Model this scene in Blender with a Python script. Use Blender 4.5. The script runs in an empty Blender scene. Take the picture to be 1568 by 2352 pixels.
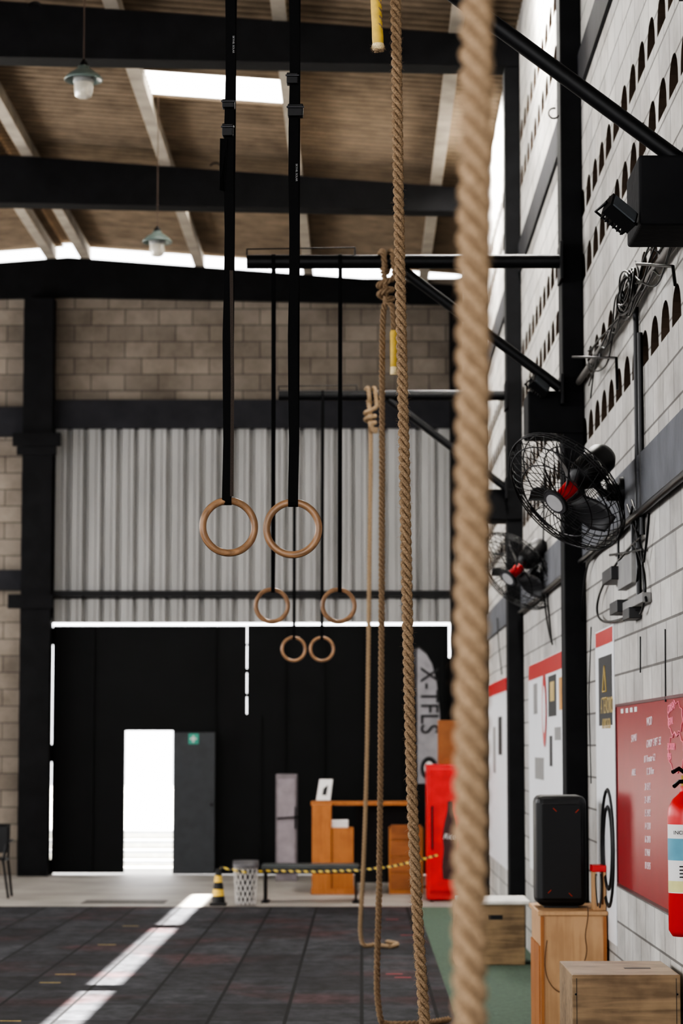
import bpy, bmesh, math, random
from mathutils import Vector, Matrix, Euler
random.seed(7)
S = bpy.context.scene
COL = S.collection
# ---------------------------------------------------------------- camera
FPX = 85/36*2352
cam_d = bpy.data.cameras.new("camera"); cam = bpy.data.objects.new("camera", cam_d); COL.objects.link(cam)
cam_d.lens = 85; cam_d.sensor_width = 36; cam_d.sensor_fit = 'AUTO'
EYE = Vector((0, 0, 1.8))
cam.location = EYE
cam.rotation_euler = Euler((math.radians(90+5.513), 0, math.radians(0.472)))
RM = cam.rotation_euler.to_matrix()
cam_d.dof.use_dof = True; cam_d.dof.focus_distance = 9.8; cam_d.dof.aperture_fstop = 4.2
cam_d.clip_end = 300
S.camera = cam
def ray(px, py): return RM @ Vector(((px-784)/FPX, (1176-py)/FPX, -1))
def at(px, py, D):            # measured point of the photo at its real distance
    r = ray(px, py); return EYE + r*(D/r.y)
WX = 1.46                     # inner face of right wall
def onw(px, py, X=WX-0.01):
    r = ray(px, py); return EYE + r*(X/r.x)
# ---------------------------------------------------------------- materials
def lin(c):
    return tuple((v/255/12.92 if v/255 <= .04045 else ((v/255+.055)/1.055)**2.4) for v in c)
MATS = {}
def mat(name, rgb, rough=.6, metal=0, var=.15, scale=8, bump=0, emit=0, bscale=None, spec=.5, detail=4, trans=0, stretch=None):
    if name in MATS: return MATS[name]
    m = bpy.data.materials.new(name); m.use_nodes = True; nt = m.node_tree; N = nt.nodes; L = nt.links
    b = N["Principled BSDF"]; c = lin(rgb)
    b.inputs['Roughness'].default_value = rough; b.inputs['Metallic'].default_value = metal
    b.inputs['Specular IOR Level'].default_value = spec
    tc = N.new('ShaderNodeTexCoord'); mp = N.new('ShaderNodeMapping'); L.new(tc.outputs['Object'], mp.inputs[0])
    if stretch: mp.inputs['Scale'].default_value = stretch
    nz = N.new('ShaderNodeTexNoise'); nz.inputs['Scale'].default_value = scale; nz.inputs['Detail'].default_value = detail
    L.new(mp.outputs[0], nz.inputs['Vector'])
    cr = N.new('ShaderNodeValToRGB'); L.new(nz.outputs[0], cr.inputs[0])
    cr.color_ramp.elements[0].position = .3; cr.color_ramp.elements[1].position = .7
    cr.color_ramp.elements[0].color = (*[max(0, v*(1-var)) for v in c], 1)
    cr.color_ramp.elements[1].color = (*[min(1, v*(1+var)) for v in c], 1)
    L.new(cr.outputs[0], b.inputs['Base Color'])
    if bump:
        n2 = N.new('ShaderNodeTexNoise'); n2.inputs['Scale'].default_value = bscale or scale*4
        L.new(mp.outputs[0], n2.inputs['Vector'])
        bp = N.new('ShaderNodeBump'); bp.inputs['Strength'].default_value = bump; bp.inputs['Distance'].default_value = .01
        L.new(n2.outputs[0], bp.inputs['Height']); L.new(bp.outputs[0], b.inputs['Normal'])
    if emit:
        b.inputs['Emission Color'].default_value = (*c, 1); b.inputs['Emission Strength'].default_value = emit
    if trans: b.inputs['Transmission Weight'].default_value = trans
    MATS[name] = m; return m

def block_mat(name, axis, c1, c2, mortar, bw=.4, bh=.2, ms=.012, bump=.5, offset=.5, dirt=.25, zoff=0):
    m = bpy.data.materials.new(name); m.use_nodes = True; nt = m.node_tree; N = nt.nodes; L = nt.links
    b = N["Principled BSDF"]; b.inputs['Roughness'].default_value = .85
    tc = N.new('ShaderNodeTexCoord'); sp = N.new('ShaderNodeSeparateXYZ'); L.new(tc.outputs['Object'], sp.inputs[0])
    cb = N.new('ShaderNodeCombineXYZ'); L.new(sp.outputs['XYZ'.index(axis[0])], cb.inputs[0]); L.new(sp.outputs['XYZ'.index(axis[1])], cb.inputs[1])
    br = N.new('ShaderNodeTexBrick'); L.new(cb.outputs[0], br.inputs['Vector'])
    br.offset = offset; br.inputs['Scale'].default_value = 1; br.inputs['Brick Width'].default_value = bw; br.inputs['Row Height'].default_value = bh
    br.inputs['Mortar Size'].default_value = ms; br.inputs['Mortar Smooth'].default_value = .3
    br.inputs['Color1'].default_value = (*lin(c1), 1); br.inputs['Color2'].default_value = (*lin(c2), 1); br.inputs['Mortar'].default_value = (*lin(mortar), 1)
    nz = N.new('ShaderNodeTexNoise'); nz.inputs['Scale'].default_value = 1.3; nz.inputs['Detail'].default_value = 8; nz.inputs['Roughness'].default_value = .7
    L.new(tc.outputs['Object'], nz.inputs['Vector'])
    cr = N.new('ShaderNodeValToRGB'); L.new(nz.outputs[0], cr.inputs[0])
    cr.color_ramp.elements[0].position = .35; cr.color_ramp.elements[1].position = .6
    cr.color_ramp.elements[0].color = (1-dirt, 1-dirt*1.05, 1-dirt*1.1, 1); cr.color_ramp.elements[1].color = (1, 1, 1, 1)
    mx = N.new('ShaderNodeMix'); mx.data_type = 'RGBA'; mx.blend_type = 'MULTIPLY'; mx.inputs[0].default_value = 1
    L.new(br.outputs['Color'], mx.inputs[6]); L.new(cr.outputs[0], mx.inputs[7]); L.new(mx.outputs[2], b.inputs['Base Color'])
    n2 = N.new('ShaderNodeTexNoise'); n2.inputs['Scale'].default_value = 30; L.new(tc.outputs['Object'], n2.inputs['Vector'])
    ad = N.new('ShaderNodeMath'); ad.operation = 'MULTIPLY_ADD'; L.new(n2.outputs[0], ad.inputs[0]); ad.inputs[1].default_value = .25
    iv = N.new('ShaderNodeMath'); iv.operation = 'SUBTRACT'; iv.inputs[0].default_value = 1; L.new(br.outputs['Fac'], iv.inputs[1]); L.new(iv.outputs[0], ad.inputs[2])
    bp = N.new('ShaderNodeBump'); bp.inputs['Strength'].default_value = bump; bp.inputs['Distance'].default_value = .012
    L.new(ad.outputs[0], bp.inputs['Height']); L.new(bp.outputs[0], b.inputs['Normal'])
    return m

M_wallR = block_mat("white_painted_block", "YZ", (206, 203, 197), (188, 186, 182), (122, 119, 115), dirt=.36, ms=.0075)
M_wallF = block_mat("bare_concrete_block", "XZ", (146, 136, 124), (122, 113, 103), (90, 83, 76), bw=.48, bh=.235, dirt=.35, ms=.009)
M_black = mat("black_painted_concrete", (20, 20, 22), .8, var=.35, scale=5, bump=.3, spec=.3)
M_beamgrey = mat("dark_grey_beam_paint", (44, 44, 48), .8, var=.2, scale=4, bump=.2, spec=.3)
M_wallbeam = mat("grey_beam_paint", (92, 94, 99), .75, var=.2, scale=4, bump=.3)
M_hole = mat("raw_clay_inside", (70, 56, 44), .9, var=.3)
M_steel = mat("black_steel", (17, 17, 19), .5, metal=.2, var=.3, scale=20, spec=.4)
M_purlin = mat("concrete_purlin", (164, 155, 142), .85, var=.2, scale=3, bump=.2)
M_zinc = mat("white_corrugated_steel", (152, 151, 149), .5, var=.16, scale=1.5, detail=8, stretch=(3, 1, .4))
M_conc = mat("worn_concrete", (146, 141, 134), .6, var=.22, scale=1.6, bump=.15, detail=10)
M_green = mat("green_turf", (74, 90, 76), .9, var=.25, scale=40, bump=.4, bscale=300)
M_strap = mat("black_webbing", (12, 12, 13), .85, var=.3, scale=200, spec=.2)
M_strap2 = mat("brown_webbing_edge", (50, 40, 32), .8, var=.4, scale=300)
M_wirebl = mat("black_wire", (14, 14, 15), .4, metal=.2)
M_red = mat("red_paint", (200, 22, 24), .35, var=.06)
M_boardred = mat("red_board_gloss", (150, 8, 24), .34, var=.05, spec=.25)
M_white = mat("white_print", (215, 214, 212), .6, var=.03)
M_whitepaint = mat("chalk_white", (240, 225, 228), .7, var=.02)
M_pink = mat("pink_marker", (255, 150, 170), .7, var=.02)
M_blackp = mat("black_print", (20, 20, 22), .6, var=.05)
M_yellow = mat("yellow_tape", (206, 172, 76), .6, var=.1, scale=40)
M_cream = mat("cream_tape", (225, 205, 160), .7, var=.15, scale=60)
M_plastic = mat("black_plastic", (18, 18, 19), .45, var=.2)
M_grille = mat("speaker_grille", (22, 22, 23), .6, metal=.2, var=.2, scale=400)
M_orange = mat("orange_plastic", (180, 60, 34), .6)
M_greyplastic = mat("grey_plastic", (130, 129, 127), .5)
M_teal = mat("green_enamel", (104, 118, 114), .35, var=.1)
M_glass = mat("frosted_glass", (235, 228, 212), .25, var=.05, trans=.35)
M_card = mat("cardboard", (140, 88, 52), .85, var=.1)
M_rope = mat("manila_fibre", (158, 134, 108), .95, var=.42, scale=170, bump=.7, bscale=500, spec=.15)
M_rope2 = mat("manila_fibre_pale", (166, 143, 116), .95, var=.36, scale=170, bump=.6, bscale=500, spec=.15)
M_lamin = mat("laminated_wood_ring", (146, 112, 82), .4, var=.35, scale=12, stretch=(1, 14, 1))
M_ringcore = mat("ring_edge_ply", (88, 62, 44), .5, var=.3, scale=30)
# aged corrugated roof: shade of the corrugation troughs is painted into the colour
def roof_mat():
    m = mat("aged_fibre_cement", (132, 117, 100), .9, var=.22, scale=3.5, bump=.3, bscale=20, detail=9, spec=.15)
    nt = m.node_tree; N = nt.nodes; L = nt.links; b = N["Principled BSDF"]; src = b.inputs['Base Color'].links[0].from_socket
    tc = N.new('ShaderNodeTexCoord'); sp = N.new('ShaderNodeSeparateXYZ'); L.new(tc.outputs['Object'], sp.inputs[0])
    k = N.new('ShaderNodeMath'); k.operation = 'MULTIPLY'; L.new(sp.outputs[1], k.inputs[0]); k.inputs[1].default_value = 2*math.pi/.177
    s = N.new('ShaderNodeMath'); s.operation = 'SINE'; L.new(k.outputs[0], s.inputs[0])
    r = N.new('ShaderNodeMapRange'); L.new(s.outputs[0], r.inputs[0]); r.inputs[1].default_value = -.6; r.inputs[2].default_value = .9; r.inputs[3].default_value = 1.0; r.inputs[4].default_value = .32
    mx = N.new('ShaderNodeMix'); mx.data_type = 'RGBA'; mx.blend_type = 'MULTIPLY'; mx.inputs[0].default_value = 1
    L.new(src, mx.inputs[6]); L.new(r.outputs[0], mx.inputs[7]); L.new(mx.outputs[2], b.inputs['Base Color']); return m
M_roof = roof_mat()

def wood_mat(name, rgb, axis='Z', rough=.55, dark=.7):
    m = bpy.data.materials.new(name); m.use_nodes = True; nt = m.node_tree; N = nt.nodes; L = nt.links
    b = N["Principled BSDF"]; b.inputs['Roughness'].default_value = rough
    tc = N.new('ShaderNodeTexCoord'); mp = N.new('ShaderNodeMapping'); L.new(tc.outputs['Object'], mp.inputs[0])
    sc = {'X': (.6, 9, 9), 'Y': (9, .6, 9), 'Z': (9, 9, .6)}[axis]; mp.inputs['Scale'].default_value = sc
    nz = N.new('ShaderNodeTexNoise'); nz.inputs['Scale'].default_value = 2.5; nz.inputs['Detail'].default_value = 8; nz.inputs['Distortion'].default_value = 1.2
    L.new(mp.outputs[0], nz.inputs['Vector'])
    n2 = N.new('ShaderNodeTexNoise'); n2.inputs['Scale'].default_value = 5; n2.inputs['Detail'].default_value = 6; L.new(tc.outputs['Object'], n2.inputs['Vector'])
    mm = N.new('ShaderNodeMath'); mm.operation = 'MULTIPLY_ADD'; L.new(n2.outputs[0], mm.inputs[0]); mm.inputs[1].default_value = .5; 
    m3 = N.new('ShaderNodeMath'); m3.operation = 'MULTIPLY'; L.new(nz.outputs[0], m3.inputs[0]); m3.inputs[1].default_value = .5; L.new(m3.outputs[0], mm.inputs[2])
    cr = N.new('ShaderNodeValToRGB'); L.new(mm.outputs[0], cr.inputs[0]); c = lin(rgb)
    cr.color_ramp.elements[0].position = .38; cr.color_ramp.elements[1].position = .56
    cr.color_ramp.elements[0].color = (c[0]*dark, c[1]*dark*.95, c[2]*dark*.9, 1); cr.color_ramp.elements[1].color = (*c, 1)
    L.new(cr.outputs[0], b.inputs['Base Color'])
    return m
M_ply = wood_mat("worn_plywood", (152, 126, 94), 'X', dark=.5)
M_plyw = wood_mat("pale_plywood", (196, 156, 114), 'Z', dark=.8)
M_deskw = wood_mat("orange_laminate_wood", (172, 110, 56), 'Z', dark=.8)

def mats_floor():
    m = bpy.data.materials.new("rubber_tile_floor"); m.use_nodes = True; nt = m.node_tree; N = nt.nodes; L = nt.links
    b = N["Principled BSDF"]; b.inputs['Roughness'].default_value = .75; b.inputs['Specular IOR Level'].default_value = .2
    tc = N.new('ShaderNodeTexCoord')
    br = N.new('ShaderNodeTexBrick'); L.new(tc.outputs['Object'], br.inputs['Vector'])
    br.offset = 0; br.inputs['Scale'].default_value = 1; br.inputs['Brick Width'].default_value = .5; br.inputs['Row Height'].default_value = 1.0
    br.inputs['Mortar Size'].default_value = .014; br.inputs['Mortar Smooth'].default_value = .2
    br.inputs['Color1'].default_value = (*lin((62, 63, 67)), 1); br.inputs['Color2'].default_value = (*lin((40, 39, 42)), 1); br.inputs['Mortar'].default_value = (*lin((8, 8, 10)), 1)
    n1 = N.new('ShaderNodeTexNoise'); n1.inputs['Scale'].default_value = .9; n1.inputs['Detail'].default_value = 3; L.new(tc.outputs['Object'], n1.inputs['Vector'])
    cr = N.new('ShaderNodeValToRGB'); L.new(n1.outputs[0], cr.inputs[0]); cr.color_ramp.elements[0].position = .52; cr.color_ramp.elements[1].position = .66
    cr.color_ramp.elements[0].color = (1, 1, 1, 1); cr.color_ramp.elements[1].color = (1.4, .76, .72, 1)
    mx = N.new('ShaderNodeMix'); mx.data_type = 'RGBA'; mx.blend_type = 'MULTIPLY'; mx.inputs[0].default_value = 1
    L.new(br.outputs['Color'], mx.inputs[6]); L.new(cr.outputs[0], mx.inputs[7])
    n2 = N.new('ShaderNodeTexNoise'); n2.inputs['Scale'].default_value = 5; n2.inputs['Detail'].default_value = 10; n2.inputs['Roughness'].default_value = .75
    mp = N.new('ShaderNodeMapping'); mp.inputs['Scale'].default_value = (1, .6, 1); L.new(tc.outputs['Object'], mp.inputs[0]); L.new(mp.outputs[0], n2.inputs['Vector'])
    c2 = N.new('ShaderNodeValToRGB'); L.new(n2.outputs[0], c2.inputs[0]); c2.color_ramp.elements[0].position = .38; c2.color_ramp.elements[1].position = .68
    c2.color_ramp.elements[0].color = (.4, .4, .4, 1); c2.color_ramp.elements[1].color = (1.5, 1.5, 1.5, 1)
    m2 = N.new('ShaderNodeMix'); m2.data_type = 'RGBA'; m2.blend_type = 'MULTIPLY'; m2.inputs[0].default_value = 1
    L.new(mx.outputs[2], m2.inputs[6]); L.new(c2.outputs[0], m2.inputs[7]); L.new(m2.outputs[2], b.inputs['Base Color'])
    bp = N.new('ShaderNodeBump'); bp.inputs['Strength'].default_value = .4; bp.inputs['Distance'].default_value = .01
    L.new(n2.outputs[0], bp.inputs['Height']); L.new(bp.outputs[0], b.inputs['Normal'])
    return m
M_mat = mats_floor()
def hazard_mat():
    m = bpy.data.materials.new("hazard_tape"); m.use_nodes = True; nt = m.node_tree; N = nt.nodes; L = nt.links
    b = N["Principled BSDF"]; tc = N.new('ShaderNodeTexCoord'); sp = N.new('ShaderNodeSeparateXYZ'); L.new(tc.outputs['Object'], sp.inputs[0])
    a = N.new('ShaderNodeMath'); a.operation = 'ADD'; L.new(sp.outputs[0], a.inputs[0]); L.new(sp.outputs[2], a.inputs[1])
    k = N.new('ShaderNodeMath'); k.operation = 'MULTIPLY'; L.new(a.outputs[0], k.inputs[0]); k.inputs[1].default_value = 12
    f = N.new('ShaderNodeMath'); f.operation = 'FRACT'; L.new(k.outputs[0], f.inputs[0])
    g = N.new('ShaderNodeMath'); g.operation = 'GREATER_THAN'; L.new(f.outputs[0], g.inputs[0]); g.inputs[1].default_value = .5
    mx = N.new('ShaderNodeMix'); mx.data_type = 'RGBA'; L.new(g.outputs[0], mx.inputs[0])
    mx.inputs[6].default_value = (.02, .02, .02, 1); mx.inputs[7].default_value = (*lin((205, 178, 80)), 1)
    L.new(mx.outputs[2], b.inputs['Base Color']); return m
M_haz = hazard_mat()
# ---------------------------------------------------------------- mesh helpers
def group(name, loc=(0, 0, 0)):
    e = bpy.data.objects.new(name, None); e.empty_display_size = .2; e.location = loc; COL.objects.link(e); return e
def link(o, parent):
    COL.objects.link(o)
    if parent is not None:
        o.parent = parent; o.matrix_parent_inverse = Matrix.Translation(-Vector(parent.location))
    return o
def mesh(name, vs, fs, m, parent=None, smooth=False, midx=None):
    me = bpy.data.meshes.new(name); me.from_pydata([tuple(v) for v in vs], [], fs)
    for mm in (m if isinstance(m, (list, tuple)) else [m]): me.materials.append(mm)
    if midx: me.polygons.foreach_set('material_index', midx)
    if smooth: me.polygons.foreach_set('use_smooth', [True]*len(me.polygons))
    me.update(); return link(bpy.data.objects.new(name, me), parent)
def boxvf(x0, x1, y0, y1, z0, z1, base=0):
    v = [(x0, y0, z0), (x1, y0, z0), (x1, y1, z0), (x0, y1, z0), (x0, y0, z1), (x1, y0, z1), (x1, y1, z1), (x0, y1, z1)]
    f = [(0, 3, 2, 1), (4, 5, 6, 7), (0, 1, 5, 4), (1, 2, 6, 5), (2, 3, 7, 6), (3, 0, 4, 7)]
    return v, [tuple(i+base for i in q) for q in f]
def boxes(name, lst, m, parent=None, bevel=0):
    V, Fc = [], []
    for b in lst:
        v, f = boxvf(*b, base=len(V)); V += v; Fc += f
    o = mesh(name, V, Fc, m, parent)
    if bevel:
        md = o.modifiers.new('bev', 'BEVEL'); md.width = bevel; md.segments = 3
    return o
def box(name, x0, x1, y0, y1, z0, z1, m, parent=None, bevel=0):
    return boxes(name, [(x0, x1, y0, y1, z0, z1)], m, parent, bevel)
def cyl(name, p0, p1, r, m, parent=None, seg=20, r2=None):
    p0 = Vector(p0); p1 = Vector(p1); d = (p1-p0).normalized(); q = d.to_track_quat('Z', 'Y'); r2 = r if r2 is None else r2
    V = []
    for p, rr in ((p0, r), (p1, r2)):
        for i in range(seg):
            a = 2*math.pi*i/seg; V.append(p+q @ Vector((rr*math.cos(a), rr*math.sin(a), 0)))
    Fc = [(i, (i+1) % seg, seg+(i+1) % seg, seg+i) for i in range(seg)]+[tuple(range(seg))[::-1], tuple(range(seg, 2*seg))]
    o = mesh(name, V, Fc, m, parent, True)
    md = o.modifiers.new('es', 'EDGE_SPLIT'); md.split_angle = math.radians(40); return o
def lathe(name, prof, org, m, parent=None, seg=32, axis=(0, 0, 1)):
    q = Vector(axis).to_track_quat('Z', 'Y') if tuple(axis) != (0, 0, 1) else Matrix.Identity(3).to_quaternion()
    V, Fc = [], []; org = Vector(org)
    for r, z in prof:
        for i in range(seg):
            a = 2*math.pi*i/seg; V.append(org+q @ Vector((r*math.cos(a), r*math.sin(a), z)))
    for j in range(len(prof)-1):
        for i in range(seg):
            Fc.append((j*seg+i, j*seg+(i+1) % seg, (j+1)*seg+(i+1) % seg, (j+1)*seg+i))
    return mesh(name, V, Fc, m, parent, True)
def wires(name, lines, r, m, parent=None, res=1, smoothc=False, cyc=False):
    cu = bpy.data.curves.new(name, 'CURVE'); cu.dimensions = '3D'; cu.bevel_depth = r; cu.bevel_resolution = res; cu.use_fill_caps = True
    for ln in lines:
        s = cu.splines.new('NURBS' if smoothc else 'POLY'); s.points.add(len(ln)-1)
        for i, p in enumerate(ln): s.points[i].co = (*p, 1)
        s.use_cyclic_u = cyc
        if smoothc: s.order_u = 4; s.use_endpoint_u = True; s.resolution_u = 6
    cu.materials.append(m); return link(bpy.data.objects.new(name, cu), parent)
def text(name, s, loc, size, m, parent, wall='R', rot=0, align='LEFT', shear=0, sx=1, space=1):
    cu = bpy.data.curves.new(name, 'FONT'); cu.body = s; cu.size = size; cu.extrude = .0008; cu.align_x = align; cu.shear = shear; cu.space_character = space
    cu.materials.append(m); o = bpy.data.objects.new(name, cu)
    base = Matrix(((0, 0, -1), (-1, 0, 0), (0, 1, 0))) if wall == 'R' else Matrix(((1, 0, 0), (0, 0, -1), (0, 1, 0)))
    mw = Matrix.Translation(loc) @ (base @ Matrix.Rotation(rot, 3, 'Z')).to_4x4() @ Matrix.Diagonal((sx, 1, 1, 1))
    COL.objects.link(o)
    if parent is not None: o.parent = parent; o.matrix_parent_inverse = Matrix.Translation(-Vector(parent.location))
    o.matrix_basis = mw; return o

# ================================================================ ROOM SHELL
YF = 34.0; RIDGE = -4.17; XL = -9.8
COLY = [2.95, 9.05, 15.7, 21.8, 27.9]
def beamtop(x): return 8.31+.075*(1.3-x) if x >= RIDGE else 8.31+.075*(1.3-(2*RIDGE-x))
def roofz(x): return beamtop(x)+.2
box("floor", XL, WX+.2, -3, YF+.3, -.2, 0, M_conc)
box("floor_rubber_mat", XL+.1, .62, -2.8, 27.2, 0.0, .014, M_mat)
box("floor_green_turf", .62, WX-.001, -2.8, 27.2, 0.0, .010, M_green)
box("ground", -60, 60, YF+.3, 110, -.25, -.03, mat("pale_yard_concrete", (190, 188, 182), .9))
V, Fc, MI = [], [], []
def addq(a, b, c, d, mi=0):
    n = len(V); V.extend([a, b, c, d]); Fc.append((n, n+1, n+2, n+3)); MI.append(mi)
y0, y1 = -3, YF+.2
def band(z0, z1, mi=0, x=WX): addq((x, y0, z0), (x, y1, z0), (x, y1, z1), (x, y0, z1), mi)
rows = [3.74, 4.15, 4.83, 5.26, 6.85, 7.28]; RH = .2
z = 0
for r in rows:
    band(z, r); z = r+RH
band(z, 8.6)
pit = .42; nA = 10
for r in rows:
    n = int((y1-y0)/pit)+1
    for i in range(n):
        a = y0+i*pit; b = min(a+pit, y1)
        if b-a < pit-.01:
            addq((WX, a, r), (WX, b, r), (WX, b, r+RH), (WX, a, r+RH)); continue
        c = (a+b)/2; zb = r+.012; hw = .165; hh = .178
        arc = [(c-hw*math.cos(math.pi*k/nA), zb+hh*math.sin(math.pi*k/nA)**.8) for k in range(nA+1)]
        out = []
        for k in range(nA+1):
            t = math.pi*k/nA; dy, dz = -math.cos(t), math.sin(t)
            s = min((pit/2)/abs(dy) if abs(dy) > 1e-6 else 9e9, (r+RH-zb)/dz if dz > 1e-6 else 9e9)
            out.append((c+dy*s, zb+dz*s))
        for k in range(nA):
            addq((WX, *arc[k]), (WX, *arc[k+1]), (WX, *out[k+1]), (WX, *out[k]))
            addq((WX, *arc[k]), (WX, *arc[k+1]), (WX+.14, *arc[k+1]), (WX+.14, *arc[k]), 1)
        for k in range(nA):
            if abs(out[k][0]-out[k+1][0]) > 1e-4 and abs(out[k][1]-out[k+1][1]) > 1e-4:
                cy = a if out[k][0] < c else b
                n0 = len(V); V.extend([(WX, *out[k]), (WX, *out[k+1]), (WX, cy, r+RH)]); Fc.append((n0, n0+1, n0+2)); MI.append(0)
        addq((WX, a, r), (WX, b, r), (WX, b, zb), (WX, a, zb))
        addq((WX, c-hw, zb), (WX, c+hw, zb), (WX+.14, c+hw, zb), (WX+.14, c-hw, zb), 1)
addq((WX+.14, y0, 0), (WX+.14, y1, 0), (WX+.14, y1, 8.6), (WX+.14, y0, 8.6), 1)
v, f = boxvf(WX+.15, WX+.3, y0, y1, 0, 8.6, base=len(V)); V += v; Fc += f; MI += [1]*6
mesh("wall_right", V, Fc, [M_wallR, M_hole], midx=MI)
boxes("trim_wall_beam", [(WX-.025, WX-.001, y0, YF, 3.0, 3.3)], M_wallbeam)
boxes("trim_wall_beam_high", [(WX-.025, WX-.001, y0, YF, 6.1, 6.36)], M_beamgrey)
def fx(px): return at(px, 1700, YF).x
def fz(py): return at(800, py, YF).z
gx0, gx1 = fx(108), fx(1040)
zt = fz(1429)
boxes("wall_back", [(XL, fx(108), YF, YF+.2, 0, fz(988)), (gx1, WX, YF, YF+.2, 0, fz(988)), (XL, WX, YF, YF+.2, fz(988), fz(640))], M_wallF)
V, Fc = [], []; x = fx(122); prof = []
P = .235
while x < fx(1042):
    q_ = random.uniform(-.012, .012)
    prof += [(x, 0), (x+P*.40+q_, .0), (x+P*.43+q_, .016), (x+P*.46+q_, 0), (x+P*.70+q_, 0), (x+P*.75, .075), (x+P*.90, .075)]; x += P
n = len(prof)
for (za, zb_) in ((fz(1372), fz(984)), (fz(1430), fz(1376))):
    b0 = len(V)
    for (xx, dy) in prof: V.append((xx, YF-.08+dy, za))
    for (xx, dy) in prof: V.append((xx, YF-.08+dy, zb_))
    Fc += [(b0+i, b0+i+1, b0+n+i+1, b0+n+i) for i in range(n-1)]
mesh("wall_back_cladding", V, Fc, M_zinc)
boxes("wall_back_cladding_backing", [(gx0, gx1, YF+.02, YF+.2, zt, fz(984))], M_beamgrey)
g = group("trim_back_wall", (0, YF, 4))
boxes("lintel_beam", [(fx(118), fx(1040), YF-.15, YF-.001, fz(986), fz(921)), (XL, fx(50), YF-.15, YF-.001, fz(1003), fz(937)), (XL, fx(50), YF-.12, YF-.001, fz(1356), fz(1310))], M_beamgrey, g)
boxes("gate_rail", [(fx(110), fx(1040), YF-.15, YF-.085, fz(1371), fz(1358))], M_steel, g)
boxes("column_post", [(fx(50), fx(118), YF-.3, YF-.001, 0, 8.1), (fx(1035), WX-.03, YF-.3, YF-.001, 0, 8.1)], M_black, g)
boxes("column_bracket", [(fx(28), fx(138), YF-.34, YF-.301, fz(1030), fz(1000)), (fx(38), fx(128), YF-.34, YF-.301, fz(1050), fz(1031)), (fx(22), fx(125), YF-.34, YF-.301, fz(1400), fz(1368))], M_black, g)
boxes("wall_left", [(XL-.2, XL, -3, YF+.2, 0, 2.6), (XL-.2, XL, -3, YF+.2, 6.2, 8.4)]+[(XL-.2, XL, yy, yy+.6, 2.6, 6.2) for yy in (-3, 3.2, 9.3, 15.4, 21.5, 27.6, 33.6)], block_mat("painted_block_side", "YZ", (160, 160, 160), (150, 150, 150), (120, 120, 120)))
boxes("wall_rear", [(XL, -7.5, -3.2, -3, 0, 8.6), (.9, WX, -3.2, -3, 0, 8.6), (-7.5, .9, -3.2, -3, 4.6, 5.4), (-7.5, .9, -3.2, -3, 7.4, 8.6)], M_wallF)
g = group("door_1", ((gx0+gx1)/2, YF+.1, 1.5))
gy0, gy1 = YF+.05, YF+.11
M_gate = mat("black_steel_gate", (13, 14, 15), .7, var=.25, scale=2, spec=.3)
dx0, dx1, dz1 = fx(286), fx(397), fz(1678)
boxes("gate_leaf_left", [(fx(119), dx0, gy0, gy1, .03, fz(1437)), (dx0, dx1, gy0, gy1, dz1, fz(1437)), (dx1, fx(564.5), gy0, gy1, .012, fz(1437))], M_gate, g)
boxes("gate_leaf_right", [(fx(567), fx(1031), gy0, gy1, .01, fz(1436))], M_gate, g)
boxes("gate_leaf_stiles", [(fx(xx)-.025, fx(xx)+.025, gy0-.03, gy0-.001, .06, fz(1445)) for xx in (128, 210, 490, 650, 740, 830, 920, 1020)]+[(fx(545), fx(600), gy0-.02, gy0-.001, .05, fz(1640))], M_gate, g)
boxes("gate_gap_patches", [(fx(560), fx(571), gy1+.001, gy1+.02, fz(a), fz(b)) for a, b in ((1482, 1478), (1545, 1535), (1600, 1592))]+[(fx(104), fx(122), gy1+.001, gy1+.02, fz(a), fz(b)) for a, b in ((1480, 1440), (1750, 1710), (2010, 1975))]+[(fx(1026), fx(1044), gy1+.001, gy1+.02, fz(2010), fz(1510))], M_gate, g)
g = group("door_2", (fx(445), YF-.1, 1))
box("door_leaf", fx(399), fx(495), YF-.09, YF-.045, .02, fz(1682), mat("dark_grey_door", (50, 53, 56), .5, var=.15), g, .004)
sgn = mat("green_sign", (60, 150, 130), .5)
box("door_sign", fx(434), fx(457), YF-.1, YF-.091, fz(1709), fz(1685), sgn, g)
boxes("door_sign_mark", [(fx(438), fx(452), YF-.103, YF-.1005, fz(1699), fz(1695)), (fx(443), fx(447), YF-.103, YF-.1005, fz(1705), fz(1690))], M_white, g)
cyl("door_handle", (fx(488), YF-.16, .98), (fx(488), YF-.095, .98), .02, M_steel, g, 12)
gg = group("yard_steps", (-4, 37, 0))
ydk = mat("grey_step_edge", (96, 100, 106), .7)
boxes("step_edges", [(-7, .5, 37+.3*i, 37.04+.3*i, zz, zz+.045) for i, zz in enumerate((.02, .16, .30, .44))], ydk, gg)
boxes("step_treads", [(-7, .5, 37.041+.3*i, 37.3+.3*i, -.03, zz+.045) for i, zz in enumerate((.02, .16, .30, .44))], mat("pale_step", (190, 190, 186), .8), gg)
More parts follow.
